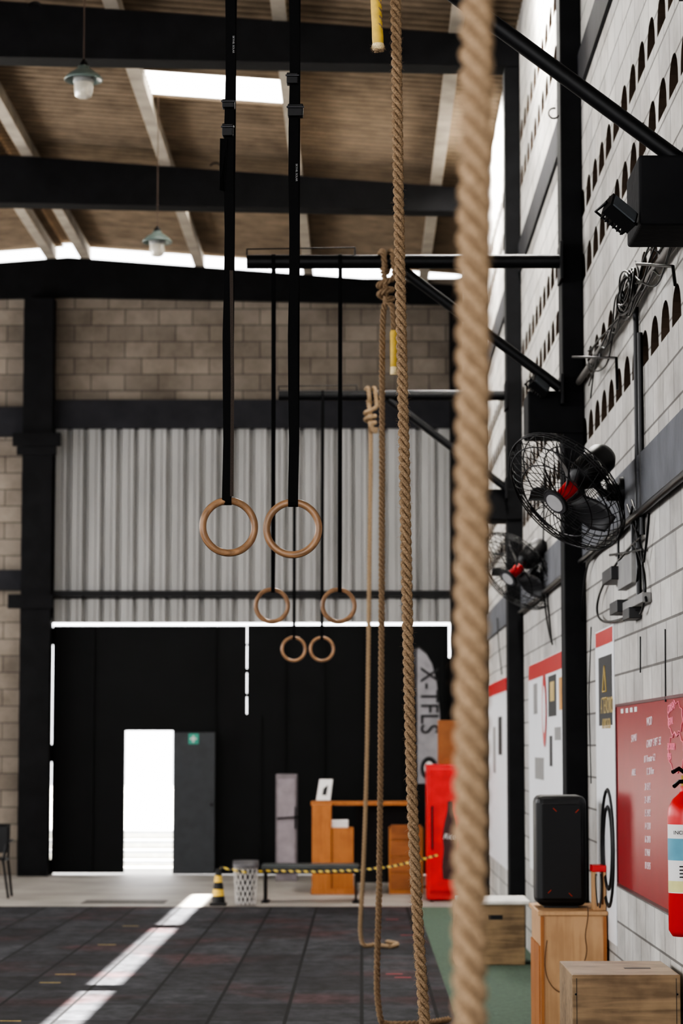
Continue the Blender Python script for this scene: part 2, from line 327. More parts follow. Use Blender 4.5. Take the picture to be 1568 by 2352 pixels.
# ================================================================ ROOF
def roof_sheet(name, x0, x1, ya, yb, m, parent=None, dz=0):
    pitch = .177; ns = 10; n = max(2, int((yb-ya)/pitch*ns)); V = []; Fc = []
    for i in range(n+1):
        y = ya+(yb-ya)*i/n; w = .030*math.sin(2*math.pi*y/pitch)
        V.append((x0, y, roofz(x0)+w+.034+dz)); V.append((x1, y, roofz(x1)+w+.034+dz))
    for i in range(n): Fc.append((2*i, 2*i+1, 2*i+3, 2*i+2))
    return mesh(name, V, Fc, m, parent, True)
roof = group("ceiling", (RIDGE, 15, 8.8))
SK = [(-2.25, -.82, 24.55, 25.55), (-2.25, -.82, 29.4, 30.85)]
YE = YF+.25
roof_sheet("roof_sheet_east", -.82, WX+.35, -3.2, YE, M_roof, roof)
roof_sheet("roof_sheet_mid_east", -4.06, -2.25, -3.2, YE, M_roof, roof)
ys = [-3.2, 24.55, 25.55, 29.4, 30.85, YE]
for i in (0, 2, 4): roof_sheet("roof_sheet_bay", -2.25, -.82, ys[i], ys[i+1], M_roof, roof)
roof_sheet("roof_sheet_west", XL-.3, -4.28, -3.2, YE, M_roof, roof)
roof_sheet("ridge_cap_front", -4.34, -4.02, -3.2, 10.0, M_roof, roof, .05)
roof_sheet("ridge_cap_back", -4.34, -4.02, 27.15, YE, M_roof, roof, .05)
M_sky = mat("translucent_skylight", (255, 252, 246), .5, var=.01, emit=6)
for i, s in enumerate(SK): roof_sheet("window_%d" % (i+1), *s, M_sky)
beams = group("roof_beams", (RIDGE, 15, 8.3))
def beam(yc, w=.3, name="roof_beam"):
    xs = [XL, RIDGE, WX]; tp = [beamtop(XL), beamtop(RIDGE), beamtop(WX)]; bt = [8.03, 8.15, 8.03]
    V, Fc = [], []
    for yy in (yc, yc+w):
        for k in range(3): V += [(xs[k], yy, bt[k]), (xs[k], yy, tp[k])]
    for k in range(2):
        a = 2*k; Fc += [(a, a+2, a+3, a+1), (6+a, 7+a, 9+a, 8+a), (a+1, a+3, 9+a, 7+a), (a, 6+a, 8+a, a+2)]
    return mesh(name, V, Fc, M_black, beams)
for yc in COLY+[YF-.1]: beam(yc)
pur = group("roof_purlins", (RIDGE, 15, 8.7))
for xp in (.88, -.75, -2.3, -3.93, -4.42, -5.9, -7.5, -9.1):
    zt_ = beamtop(xp)
    boxes("purlin", [(xp-.05, xp+.05, -3, YE-.05, zt_+.03, zt_+.2)], M_purlin, pur)
    boxes("purlin_flange", [(xp-.068, xp+.068, -3, YE-.05, zt_+.002, zt_+.0295)], M_purlin, pur)
hk = []
for (px, py, D) in ((80, 15, 21.7), (495, 382, 27.8)):
    p = at(px, py, D); hk.append([(p.x+.06*math.cos(t/8*math.pi), p.y, p.z+.04*math.sin(t/8*math.pi)) for t in range(9)])
wires("beam_hook", hk, .01, M_steel, beams)
# ================================================================ COLUMNS + BARS + BRACES
CXI = 1.32
for yc in COLY:
    g = group("wall_column", (CXI, yc, 4))
    boxes("column_shaft", [(CXI, WX-.001, yc, yc+.3, 0.011, 8.03)], M_black, g, .01)
    o = .3 if yc < 10 else 0
    boxes("corbel", [(1.09, WX-.001, yc-.02+o, yc+.42+o, 3.83, 4.11)], M_black, g, .012)
BARZ = 4.96
def bar(y, yc, x0=-.75):
    g = group("pull_up_bar", (0, y, BARZ))
    cyl("bar_tube", (x0, y, BARZ), (CXI-.022, y, BARZ), .046, M_steel, g, 24)
    boxes("bar_flange", [(CXI-.021, CXI-.001, min(y, yc)-.09, max(y, yc)+.12, BARZ-.13, BARZ+.12)], M_steel, g, .004)
    cyl("brace_tube", (.25, y, BARZ-.04), (CXI-.02, y, BARZ-.84), .034, M_steel, g, 20)
    boxes("brace_flange", [(CXI-.021, CXI-.001, min(y, yc)-.06, max(y, yc)+.12, BARZ-.95, BARZ-.75)], M_steel, g, .004)
    wires("bar_hanger_rod", [[(x0+.0, y, BARZ+.045), (x0, y, BARZ+.085), (x0+.71, y, BARZ+.095), (x0+.71, y, BARZ+.045)]], .006, M_steel, g)
    return g
for y, yc in ((3.44, 2.95), (9.54, 9.05), (15.64, 15.7), (21.74, 21.8)): bar(y, yc)
# ================================================================ ROPES
def resample(pts, ds):
    P = [Vector(p) for p in pts]; out = []
    n = len(P)
    for i in range(n-1):
        p0 = P[max(i-1, 0)]; p1 = P[i]; p2 = P[i+1]; p3 = P[min(i+2, n-1)]
        L_ = (p2-p1).length; k = max(2, int(L_/ds))
        for j in range(k):
            t = j/k
            out.append(.5*((2*p1)+(p2-p0)*t+(2*p0-5*p1+4*p2-p3)*t*t+(3*p1-p0-3*p2+p3)*t**3))
    out.append(P[-1]); return out
def rope(name, pts, R, m, parent=None, pitch=.1, ds=.0065, fuzz=0, sides=10):
    C = resample(pts, ds); n = len(C)
    T = [(C[min(i+1, n-1)]-C[max(i-1, 0)]).normalized() for i in range(n)]
    N = Vector((1, 0, 0)); N = (N-T[0]*N.dot(T[0])).normalized(); Ns = []
    for i in range(n):
        N = (N-T[i]*N.dot(T[i])).normalized(); Ns.append(N)
    V, Fc = [], []; s = 0; ang = []
    for i in range(n):
        if i: s += (C[i]-C[i-1]).length
        ang.append(-2*math.pi*s/pitch)
    for k in range(3):
        b0 = len(V)
        for i in range(n):
            r = R*.46; off = R-r*.96
            B = T[i].cross(Ns[i]); a = ang[i]+2*math.pi*k/3
            rad = Ns[i]*math.cos(a)+B*math.sin(a); tan = -Ns[i]*math.sin(a)+B*math.cos(a)
            c = C[i]+rad*off
            for j in range(sides):
                t = 2*math.pi*j/sides
                V.append(c+rad*(r*math.cos(t))+tan*(r*1.12*math.sin(t)))
        for i in range(n-1):
            for j in range(sides):
                a0 = b0+i*sides+j; a1 = b0+i*sides+(j+1) % sides; Fc.append((a0, a1, a1+sides, a0+sides))
        Fc.append(tuple(b0+j for j in range(sides))); Fc.append(tuple(b0+(n-1)*sides+j for j in range(sides)))
    for _ in range(fuzz):
        i = random.randrange(2, n-2); B = T[i].cross(Ns[i]); a = random.uniform(0, 6.283)
        rad = Ns[i]*math.cos(a)+B*math.sin(a); tan = -Ns[i]*math.sin(a)+B*math.cos(a)
        p = C[i]+rad*R*.93; L_ = random.uniform(.006, .02)
        d = (rad*random.uniform(.2, 1)+tan*random.uniform(-1, 1)+T[i]*random.uniform(-1, 1.3)).normalized()
        w = d.cross(rad).normalized()*.0005; w2 = d.cross(w).normalized()*.0005
        q = p+d*L_*.6+Vector((0, 0, -.001)); e = p+d*L_+Vector((0, 0, -.25*L_))
        b = len(V); V += [p-w, p+w, q+w*.6, q-w*.6, e, p-w2, p+w2, q+w2*.6, q-w2*.6]
        Fc += [(b, b+1, b+2, b+3), (b+3, b+2, b+4), (b+5, b+6, b+7, b+8), (b+8, b+7, b+4)]
    return mesh(name, V, Fc, m, parent, True)
def knot_pts(x, y, taillen=.50, hz=-.27, R=.042):
    """free tail -> hitches round the standing part -> over the bar -> down"""
    z = BARZ; pts = []
    if taillen > 0:
        pts.append((x+.05, y-.075, z-.18-taillen)); pts.append((x+.045, y-.07, z-.34))
    for k in range(13):
        a = k/12*4*math.pi*.9-math.pi/2
        pts.append((x+R*math.cos(a), y-.045+R*math.sin(a), z+hz+.012*k*.75))
    pts.append((x+.05, y-.085, z+hz+.15))
    for k in range(13):
        a = -math.pi*.9-k/12*2.9*math.pi
        pts.append((x+.05-.085*k/12, y+.068*math.cos(a), z+.068*math.sin(a)))
    return pts
def bar_rope(px, D, lower, m, R=.0205, fuzz=0, tail=.5, tape=True):
    y = D-.06; x = at(px, 900, D).x
    g = group("climbing_rope", (x, y, 2.5))
    pts = knot_pts(x, y, tail)+[(x-.01, y-.06, BARZ-.12), (x, y-.045, BARZ-.25)]+lower
    rope("rope_strands", pts, R, m, g, fuzz=fuzz)
    tx, ty, tz = pts[0]
    if tape:
        lathe("tape_wrap", [(.0, -.12), (R*1.08, -.12), (R*1.1, 0), (R*1.15, .14), (R*.9, .15)], (tx, ty, tz+.06), M_yellow, g, 16)
        lathe("frayed_end", [(.0, -.02), (R*1.2, -.02), (R*1.12, 0.0), (R*1.1, .03)], (tx, ty, tz-.06), M_cream, g, 16)
    return g
def Z(p, z=None, y=None): return (p.x, p.y if y is None else y, p.z if z is None else z)
D2 = 15.60; D3 = 21.70
low = [Z(at(878, 760, D2)), Z(at(877, 1100, D2)), Z(at(875, 1600, D2)), Z(at(871, 2000, D2)), Z(at(866, 2200, D2)), Z(at(866, 2280, D2)), (at(874, 2300, D2).x, D2, .07),
       (at(886, 2345, D2).x, D2+.05, .035), (at(925, 2345, D2).x, D2+.02, .035), (at(985, 2345, D2).x, D2+.12, .035), (at(1035, 2345, D2).x, D2+.3, .035)]
bar_rope(886, 15.7, low, M_rope, fuzz=1600)
low = [Z(at(851, 1050, D3)), Z(at(848, 1300, D3)), Z(at(843, 1700, D3)), Z(at(836, 1950, D3)), Z(at(828, 2100, D3)), (at(828, 2130, D3).x, D3, .12), (at(836, 2160, D3).x, D3, .04),
       (at(860, 2170, D3).x, D3+.05, .035), (at(895, 2170, D3).x, D3-.1, .035), (at(912, 2170, D3).x, D3+.15, .035), (at(890, 2170, D3).x, D3+.4, .035)]
bar_rope(850, 21.8, low, M_rope2, tape=False, tail=.12)
D1 = 9.5
low = [Z(at(908, 0, D1)), Z(at(914, 400, D1)), Z(at(921, 750, D1)), Z(at(929, 1100, 9.45)), Z(at(936, 1450, 9.4)), Z(at(945, 1800, 9.35)), Z(at(958, 2100, 9.3)), Z(at(975, 2352, 9.25)), (.27, 9.2, .3), (.3, 9.1, .05), (.42, 9.0, .035), (.7, 9.1, .035)]
g = group("climbing_rope", (.15, 9.5, 2.5))
y = 9.54; x = at(900, 0, 9.6).x
kp = knot_pts(x+.01, y, 0, hz=-.14)
rope("rope_strands", kp+[(x+.0, y-.06, BARZ-.1)]+low, .0225, M_rope, g, fuzz=4200, pitch=.105)
tb = at(868, 104, 9.45); tt = at(860, -60, 9.45)
rope("tail_strands", [Z(tt), Z((tt+tb)/2+Vector((.004, 0, 0))), Z(tb, tb.z+.03)], .021, M_rope, g)
lathe("tape_wrap", [(.0, -.02), (.0222, -.018), (.0235, .03), (.0215, .08), (.0225, .13), (.0215, .2), (.019, .24)], (tb.x, tb.y, tb.z+.005), M_yellow, g, 18, axis=(tt-tb).normalized())
lathe("frayed_end", [(.0, -.02), (.022, -.018), (.0262, -.006), (.0215, .01)], (tb.x, tb.y, tb.z), M_cream, g, 18)
rope("frayed_strands", [(tb.x, tb.y, tb.z+.01), (tb.x+.001, tb.y, tb.z-.026)], .022, M_rope2, g, fuzz=300)
D0 = 3.2
g = group("climbing_rope", (.15, D0, 2.5))
x = at(1092, 0, D0).x
kp = knot_pts(x, 3.44, .2)
rope("rope_strands", kp+[(x-.01, 3.38, BARZ-.12), (x, 3.38, BARZ-.25), (x, 3.3, 4.0), Z(at(1093, 0, D0)), Z(at(1088, 600, D0)), Z(at(1084, 1200, D0)), Z(at(1081, 1800, D0)), Z(at(1079, 2352, D0)), (x-.01, D0, .3), (x+.03, D0+.05, .05), (x+.15, D0+.1, .037), (x+.4, D0, .037)], .0235, M_rope, g, sides=14, ds=.005, fuzz=1500, pitch=.095)
# ================================================================ RINGS
def torus(name, c, R, r, m, parent, yaw=0, seg=72, sd=18):
    V, Fc = [], []
    for i in range(seg):
        a = 2*math.pi*i/seg
        for j in range(sd):
            b = 2*math.pi*j/sd; rr = R+r*math.cos(b)
            p = Vector((rr*math.cos(a), r*math.sin(b), rr*math.sin(a))); p = Matrix.Rotation(yaw, 3, 'Z') @ p
            V.append(p+Vector(c))
    mi = []
    for i in range(seg):
        for j in range(sd):
            Fc.append((i*sd+j, ((i+1) % seg)*sd+j, ((i+1) % seg)*sd+(j+1) % sd, i*sd+(j+1) % sd))
            mi.append(1 if j in (0, sd-1, sd//2, sd//2-1) else 0)
    return mesh(name, V, Fc, [m, M_ringcore], parent, True, mi)
def ribbon(name, pts, w, t, m, parent, tw=None):
    V, Fc = [], []
    for i, p in enumerate(pts):
        a = (tw[i] if tw else 0); dx, dy = math.cos(a)*w/2, math.sin(a)*w/2; nx, ny = -math.sin(a)*t/2, math.cos(a)*t/2
        x, y, z = p
        V += [(x-dx-nx, y-dy-ny, z), (x+dx-nx, y+dy-ny, z), (x+dx+nx, y+dy+ny, z), (x-dx+nx, y-dy+ny, z)]
    for i in range(len(pts)-1):
        for j in range(4): Fc.append((4*i+j, 4*i+(j+1) % 4, 4*i+4+(j+1) % 4, 4*i+4+j))
    Fc += [(3, 2, 1, 0), tuple(4*(len(pts)-1)+j for j in range(4))]
    return mesh(name, V, Fc, m, parent)
def ring_set(D, lx, cx, cy, topx, sw, main=False, yaw=.12):
    y = D-.06; c = at(cx, cy, y); R = .1185-.0145; r = .0145
    g = group("gymnastic_ring", (c.x, y, c.z))
    torus("wooden_ring", (c.x, y, c.z), R, r, M_lamin, g, yaw)
    t = at(topx, 0 if main else 600, y); zt2 = BARZ+.049
    zr = c.z+R
    sx = at(lx, cy-70, y).x
    xt = t.x
    def X(z): return sx+(xt-sx)*(z-zr)/(zt2-zr)
    n = 10
    pf = [(sx, y, zr-.018), (sx, y-.013, zr-.013), (sx, y-.018, zr), (sx, y-.014, zr+.03)]
    pb = [(sx, y, zr-.018), (sx, y+.013, zr-.013), (sx, y+.018, zr), (sx, y+.010, zr+.03)]
    for k in range(1, n+1):
        z_ = zr+.03+(BARZ-.06-zr-.03)*k/n
        tt_ = k/n
        pf.append((X(z_)+(.003*math.sin(k*1.7) if main else 0), y-.014-.036*tt_**2, z_)); pb.append((X(z_)+(.004 if main else .002), y+.012+.036*tt_**2, z_))
    for k in range(1, 7):
        a = k/6*math.pi/2
        pf.append((xt, y-.05*math.cos(a), BARZ+.05*math.sin(a))); pb.append((xt, y+.05*math.cos(a), BARZ+.05*math.sin(a)))
    ribbon("strap_front", pf, sw, .0025, M_strap, g); ribbon("strap_back", pb, sw, .0025, M_strap, g)
    return g, c, y, X
g, c, yy, X = ring_set(9.6, 521, 525, 1210, 530, .037, True, .22)
p0, p1 = at(533, 620, yy-.03), at(532, 1140, yy-.02)
ribbon("strap_loose_ply", [(p1.x, yy-.02, p1.z), ((p0.x+p1.x)/2+.002, yy-.024, (p0.z+p1.z)/2), (p0.x-.004, yy-.022, p0.z)], .014, .002, M_strap2, g)
def buckle(cx, cy, w, h, g, y):
    p = at(cx, cy, y); 
    boxes("cam_buckle", [(p.x-w/2, p.x+w/2, y-.055, y-.012, p.z-h/2, p.z+h/2)], M_steel, g, .004)
    cyl("buckle_pin", (p.x-w/2-.004, y-.058, p.z+h*.2), (p.x+w/2+.004, y-.058, p.z+h*.2), .004, mat("dark_metal", (70, 70, 72), .35, metal=.8), g, 10)
buckle(526, 245, .05, .034, g, yy); buckle(524, 305, .044, .05, g, yy)
a = at(514, 320, yy-.03); b = at(510, 440, yy-.03)
ribbon("strap_tail", [(a.x, yy-.04, a.z), (b.x, yy-.045, b.z)], .03, .003, M_strap, g, [.2, .9])
M_lab = mat("strap_print", (150, 150, 150), .7)
text("strap_label", "SKYHIL SOLAR", at(534, 82, yy-.056), .011, M_lab, g, 'F', -math.pi/2)
g, c, yy, X = ring_set(9.6, 673, 672, 1214, 676, .039, True, -.05)
buckle(672, 187, .046, .045, g, yy); buckle(679, 260, .062, .05, g, yy)
text("strap_label", "SKYHIL SOLAR", at(679, 376, yy-.056), .011, M_lab, g, 'F', -math.pi/2)
g, *_ = ring_set(15.7, 627, 624, 1391, 628, .024); ring_set(15.7, 780, 777, 1391, 781, .024)
ring_set(21.8, 675, 674, 1491, 677, .026); ring_set(21.8, 739, 739, 1491, 741, .026)
# ================================================================ PENDANT LAMPS
def lamp(cx, cy, D):
    p = at(cx, cy, D); g = group("pendant_lamp", p)
    lathe("lamp_shade", [(.03, .115), (.045, .112), (.052, .09), (.075, .075), (.12, .045), (.152, .015), (.162, 0), (.16, -.012), (.15, -.006), (.115, .03), (.06, .06)], p, M_teal, g)
    lathe("lamp_cap", [(.0, .17), (.012, .168), (.02, .15), (.034, .14), (.036, .11)], p, M_steel, g, 20)
    lathe("lamp_collar", [(.08, .03), (.088, .01), (.088, -.025), (.08, -.035)], p, M_greyplastic, g)
    lathe("glass_jar", [(.078, -.02), (.08, -.06), (.078, -.11), (.068, -.145), (.045, -.16), (0, -.163)], p, M_glass, g)
    cyl("lamp_cord", (p.x, p.y, p.z+.165), (p.x, p.y, roofz(p.x)+.02), .005, mat("brown_cord", (74, 58, 46), .7), g, 8)
lamp(192, 182, 19.8); lamp(361, 555, 25.6)
# ================================================================ WALL FANS
def fan(cpx, cpy, D, mpx, mpy, R=.365):
    C = at(cpx, cpy, D); n = Vector((-.64, -.44, -.62)).normalized(); q = n.to_track_quat('Z', 'Y')
    g = group("wall_fan", C)
    T = lambda v: C+q @ Vector(v)
    lines = []
    def circ(r, z, k=48): return [T((r*math.cos(2*math.pi*i/k), r*math.sin(2*math.pi*i/k), z)) for i in range(k)]
    rings = [circ(R, 0), circ(R, .015), circ(R, -.015), circ(.075, .09), circ(R*.88, .055), circ(R*.62, .083), circ(R*.9, -.06), circ(R*.6, -.10)]
    wires("guard_rings", rings, .0036, M_wirebl, g, cyc=True)
    for i in range(36):
        a = 2*math.pi*i/36; ln = []; lb = []
        for k in range(8):
            t = k/7; r = .07+(R-.07)*t; aa = a+.45*t
            z = .09*math.cos(t**2.2*math.pi/2); ln.append(T((r*math.cos(aa), r*math.sin(aa), z)))
            ab = a-.45*t; lb.append(T((r*math.cos(ab), r*math.sin(ab), -.115*math.cos(t**2.4*math.pi/2))))
        lines += [ln, lb]
    wires("guard_spokes", lines, .0021, M_wirebl, g)
    V, Fc = [], []
    for b in range(3):
        a0 = b*2*math.pi/3+.9; base = len(V); nr, nc = 8, 6
        for i in range(nr+1):
            t = i/nr; r = .05+(R*.8-.05)*t; half = .16+.26*math.sin(math.pi*min(1, t*1.0+.1))
            half = half*(1 if t < .8 else 1-.35*(t-.8)/.2)
            for j in range(nc+1):
                s = j/nc*2-1; aa = a0+s*half+.25*t; V.append(T((r*math.cos(aa), r*math.sin(aa), -s*.04-.01)))
        for i in range(nr):
            for j in range(nc):
                k = base+i*(nc+1)+j; Fc.append((k, k+1, k+nc+2, k+nc+1))
    o = mesh("fan_blades", V, Fc, mat("smoky_blade", (60, 60, 62), .4, trans=.5), g, True); md = o.modifiers.new('s', 'SOLIDIFY'); md.thickness = .004
    cyl("fan_hub", T((0, 0, -.05)), T((0, 0, .07)), .042, M_red, g, 24, .034)
    cyl("guard_badge", T((0, 0, .088)), T((0, 0, .1)), .07, mat("fan_badge_plastic", (60, 60, 62), .4), g, 28)
    cyl("guard_badge_ring", T((0, 0, .1)), T((0, 0, .104)), .052, mat("badge_white", (170, 170, 170), .4), g, 28)
    lathe("motor_housing", [(0, -.36), (.06, -.355), (.082, -.32), (.088, -.22), (.085, -.15), (.055, -.1), (0, -.09)], C, M_plastic, g, 28, axis=n)
    w = onw(mpx, mpy)
    base = T((0, 0, -.24))
    cyl("wall_plate", (WX-.05, w.y, w.z), (WX-.002, w.y, w.z), .085, M_plastic, g, 24)
    cyl("wall_plate_boss", (WX-.12, w.y, w.z), (WX-.05, w.y, w.z), .05, M_plastic, g, 20)
    wires("fan_arm", [[(WX-.1, w.y, w.z), (WX-.14, w.y-.02, w.z-.01), tuple(base+Vector((.02, .03, -.1))), tuple(base)]], .022, M_plastic, g, 3)
    return g
fan(1300, 1130, 12.6, 1437, 1130)
fan(1184, 1312, 18.9, 1250, 1326)
# ================================================================ ELECTRICAL ON RIGHT WALL
g = group("wall_conduit", (WX-.05, 12, 4))
wires("conduit_long", [[(WX-.04, 9.95, 4.06), (WX-.04, 15.65, 4.16)]], .022, mat("grey_conduit", (96, 92, 88), .6), g, 3)
zc = []
for k in range(8):
    ln = [];
    for i in range(15):
        t = i/14; ln.append((WX-.04-.04*random.random(), 10.2+t*4.6, 4.1+random.uniform(-.11, .1)-.06*math.sin(t*9+k)))
    zc.append(ln)
for k in range(5):          # tangled coil near the junction of the runs
    cy_, cz_ = 12.4+.12*random.random(), 4.16
    zc.append([(WX-.05-.05*random.random(), cy_+.35*math.cos(i*.9+k)+random.uniform(-.05, .05), cz_+.10*math.sin(i*.9+k)+random.uniform(-.03, .03)) for i in range(12)])
wires("loose_cables", zc, .005, M_wirebl, g, smoothc=True)
lines = []
for px, yt, yb in ((1463, 700, 1385), (1472, 760, 1230), (1452, 1200, 1300)):
    w = onw(px, 1000, WX-.02); zt2 = onw(px, yt, WX-.02).z; zb2 = onw(px, yb, WX-.02).z
    lines.append([(WX-.02, w.y, zb2), (WX-.02, w.y, zt2)])
wires("drop_conduits", lines, .015, M_wirebl, g, 2)
def wl(*pp, X=WX-.03): return [tuple(onw(a, b, X)) for a, b in pp]
wires("fan_cables", [wl((1452, 1165), (1440, 1215), (1400, 1250), (1350, 1275), (1340, 1330), (1335, 1440)),
                     wl((1470, 1235), (1440, 1260), (1385, 1330), (1365, 1400), (1380, 1440), (1440, 1420), (1462, 1400)),
                     wl((1420, 1230), (1418, 1290), (1424, 1315)), wl((1455, 1250), (1490, 1300), (1485, 1390), (1470, 1410)),
                     wl((1450, 1150), (1470, 1200), (1448, 1240), (1470, 1290), (1462, 1340)), wl((1440, 1160), (1458, 1215), (1480, 1255), (1474, 1330), (1484, 1380)),
                     wl((1400, 1275), (1440, 1270), (1475, 1262)), wl((1490, 1180), (1486, 1240), (1478, 1290)),
                     wl((1250, 1050), (1248, 1180), (1246, 1330)), wl((1247, 1345), (1252, 1420), (1266, 1475)), wl((1255, 1350), (1262, 1440), (1268, 1480)),
                     wl((1142, 1420), (1146, 1500), (1152, 1548))], .007, M_wirebl, g, 2, True)
wires("thin_wall_wires", [wl((1527, 1445), (1528, 1612)), wl((1470, 1462), (1470, 1545)), wl((1357, 1440), (1352, 1600), (1357, 1800))], .004, M_wirebl, g, 1)
wires("trim_cable_tray", [[(WX-.04, 9.95, 2.985), (WX-.04, 15.65, 2.985)], [(WX-.04, 16.05, 2.985), (WX-.04, 21.75, 2.985)]], .02, M_wirebl, g, 2)
br = [wl((1315, 820), (1415, 822), (1417, 895), X=WX-.1), wl((1378, 822), (1378, 812), X=WX-.1)]
br += [wl((1462, 606), (1545, 612), (1550, 655), X=WX-.1), wl((1120, 1270), (1165, 1272), X=WX-.1)]
wires("cable_brackets", br, .008, M_wirebl, g, 2)
g = group("socket_box", (WX-.03, 13, 2.7))
def wbox(px0, px1, py0, py1, th, m, g, name, bev=.004):
    a = onw(px0, (py0+py1)/2); b = onw(px1, (py0+py1)/2); mid = onw((px0+px1)/2, py0, WX); mi2 = onw((px0+px1)/2, py1, WX)
    return boxes(name, [(WX-th, WX-.002, b.y, a.y, mi2.z, mid.z)], m, g, bev)
wbox(1430, 1462, 1282, 1350, .04, M_greyplastic, g, "junction_box")
wbox(1440, 1492, 1376, 1398, .05, M_greyplastic, g, "socket_body")
wbox(1410, 1432, 1310, 1340, .08, M_plastic, g, "plug_adapter")
wbox(1428, 1446, 1384, 1412, .08, M_plastic, g, "plug_lower")
wbox(1455, 1470, 1400, 1425, .07, M_plastic, g, "plug_hang")
def flood(px, py, D):
    p = at(px, py, D); g = group("floodlight", p)
    M = Matrix.Translation(p) @ Euler((math.radians(-40), math.radians(35), math.radians(20))).to_matrix().to_4x4()
    def bx(nm, dims, off, m):
        v, f = boxvf(-dims[0]/2+off[0], dims[0]/2+off[0], -dims[1]/2+off[1], dims[1]/2+off[1], -dims[2]/2+off[2], dims[2]/2+off[2])
        return mesh(nm, [M @ Vector(q) for q in v], f, m, g)
    bx("lamp_body", (.13, .05, .1), (0, 0, 0), M_plastic); bx("lamp_lens", (.11, .006, .08), (0, -.028, 0), mat("lens_glass", (90, 94, 98), .2))
    for i in range(6): bx("fin", (.006, .03, .09), (-.05+.02*i, .035, 0), M_plastic)
    wires("lamp_bracket", [[tuple(M @ Vector((-.07, 0, 0))), tuple(M @ Vector((-.07, .07, .02))), tuple(M @ Vector((.07, .07, .02))), tuple(M @ Vector((.07, 0, 0)))], [tuple(M @ Vector((0, .07, .02))), (1.12, D+.12, p.z-.02)]], .006, M_steel, g, 1)
flood(1424, 490, 9.3); flood(1238, 886, 15.6)
hz_ = at(1282, 262, 15.7).z
wires("wall_hook", [[(1.275+.035*math.cos(1.2+t/10*4.6), 15.68, hz_+.035*math.sin(1.2+t/10*4.6)) for t in range(11)]], .006, M_steel)
# ================================================================ POSTERS, BOARD
def wpanel(name, px0, px1, z0, z1, m, g, th=.006, X=WX):
    a = onw(px0, 1712, X).y; b = onw(px1, 1712, X).y
    return boxes(name, [(X-th, X-.001, b, a, z0, z1)], m, g), b, a
def zat(px, py): return onw(px, py, WX).z
g = group("wall_banner", (WX, 14.4, 1.6))
M_paper = mat("poster_white", (224, 225, 227), .5, var=.02)
zt1 = zat(1390, 1443)
wpanel("banner_sheet", 1371, 1413, .66, zt1, M_paper, g)
wpanel("banner_head", 1373, 1411, zat(1392, 1480), zt1-.01, M_red, g, .009)
_, ya, yb = wpanel("advert_square", 1379, 1409, zat(1394, 1666), zat(1394, 1506), M_blackp, g, .009)
ym = (ya+yb)/2
gold = mat("gold_print", (190, 165, 100), .5)
wires("advert_mark", [[(WX-.011, ym+.1, 2.12), (WX-.011, ym, 2.27), (WX-.011, ym-.1, 2.12), (WX-.011, ym+.1, 2.12)], [(WX-.011, ym+.12, 2.08), (WX-.011, ym-.12, 2.08)]], .006, gold, g)
text("advert_text", "A TENORIO", (WX-.0095, yb-.12, 1.99), .135, gold, g)
text("advert_text_small", "ADVOCACIA", (WX-.0095, yb-.2, 1.9), .085, gold, g)
for k in range(2):
    r = .34-.10*k
    wires("round_print", [[(WX-.009, ym-.1+r*math.cos(t/24*math.pi*2), 1.2+r*1.0*math.sin(t/24*math.pi*2)) for t in range(25)]], .012, M_blackp, g)
g = group("wall_poster", (WX, 19, 1.9))
zt2 = zat(1260, 1509)
_, ya, yb = wpanel("poster_sheet", 1216, 1304, .75, zt2, M_paper, g)
wpanel("poster_head", 1217, 1303, zt2-.13, zt2-.005, M_red, g, .009)
wpanel("poster_square", 1262, 1280, zat(1272, 1645), zat(1272, 1550), M_blackp, g, .009)
wpanel("poster_square_mark", 1267, 1276, zat(1272, 1610), zat(1272, 1565), gold, g, .011)
wpanel("poster_orange", 1287, 1296, zat(1291, 1630), zat(1291, 1555), mat("amber_print", (200, 140, 60), .6), g, .009)
wpanel("poster_text_block", 1228, 1236, zat(1232, 1640), zat(1232, 1570), M_greyplastic, g, .009)
wpanel("poster_text_block_low", 1264, 1270, zat(1268, 1760), zat(1268, 1690), M_blackp, g, .009)
wpanel("poster_text_block_mid", 1276, 1290, zat(1283, 1700), zat(1283, 1670), M_greyplastic, g, .009)
wpanel("poster_text_block_base", 1230, 1250, zat(1240, 1790), zat(1240, 1740), M_greyplastic, g, .009)
yc_ = onw(1249, 1600).y
mesh("poster_oval", [(WX-.01, yc_+.24*math.cos(t/24*2*math.pi), zat(1249, 1630)+.3*math.sin(t/24*2*math.pi)) for t in range(24)], [tuple(range(24))], M_red, g)
mesh("poster_oval_inner", [(WX-.012, yc_+.15*math.cos(t/24*2*math.pi), zat(1249, 1630)+.19*math.sin(t/24*2*math.pi)) for t in range(24)], [tuple(range(24))], M_paper, g)
g = group("wall_poster", (WX, 25.6, 1.6))
wpanel("poster_sheet", 1122, 1166, .56, zat(1145, 1563), M_paper, g)
wpanel("poster_head", 1123, 1165, zat(1145, 1563)-.14, zat(1145, 1563)-.005, M_red, g, .009)
wpanel("poster_text_block", 1134, 1139, 1.5, 2.0, M_greyplastic, g, .009)
wpanel("poster_mark", 1146, 1154, 1.7, 2.1, M_blackp, g, .009)
g = group("red_writing_board", (WX-.02, 12, 1.5))
ya_ = onw(1422, 1712).y; yb_ = 10.15; z0_, z1_ = 1.02, 2.03
box("board_panel", WX-.025, WX-.001, yb_, ya_, z0_, z1_, M_boardred, g)
al = mat("board_frame", (90, 30, 34), .4, metal=.4)
boxes("board_frame", [(WX-.032, WX-.0255, yb_, ya_, z1_-.015, z1_), (WX-.032, WX-.0255, yb_, ya_, z0_, z0_+.015), (WX-.032, WX-.0255, ya_-.015, ya_, z0_+.016, z1_-.016)], al, g)
bX = WX-.027
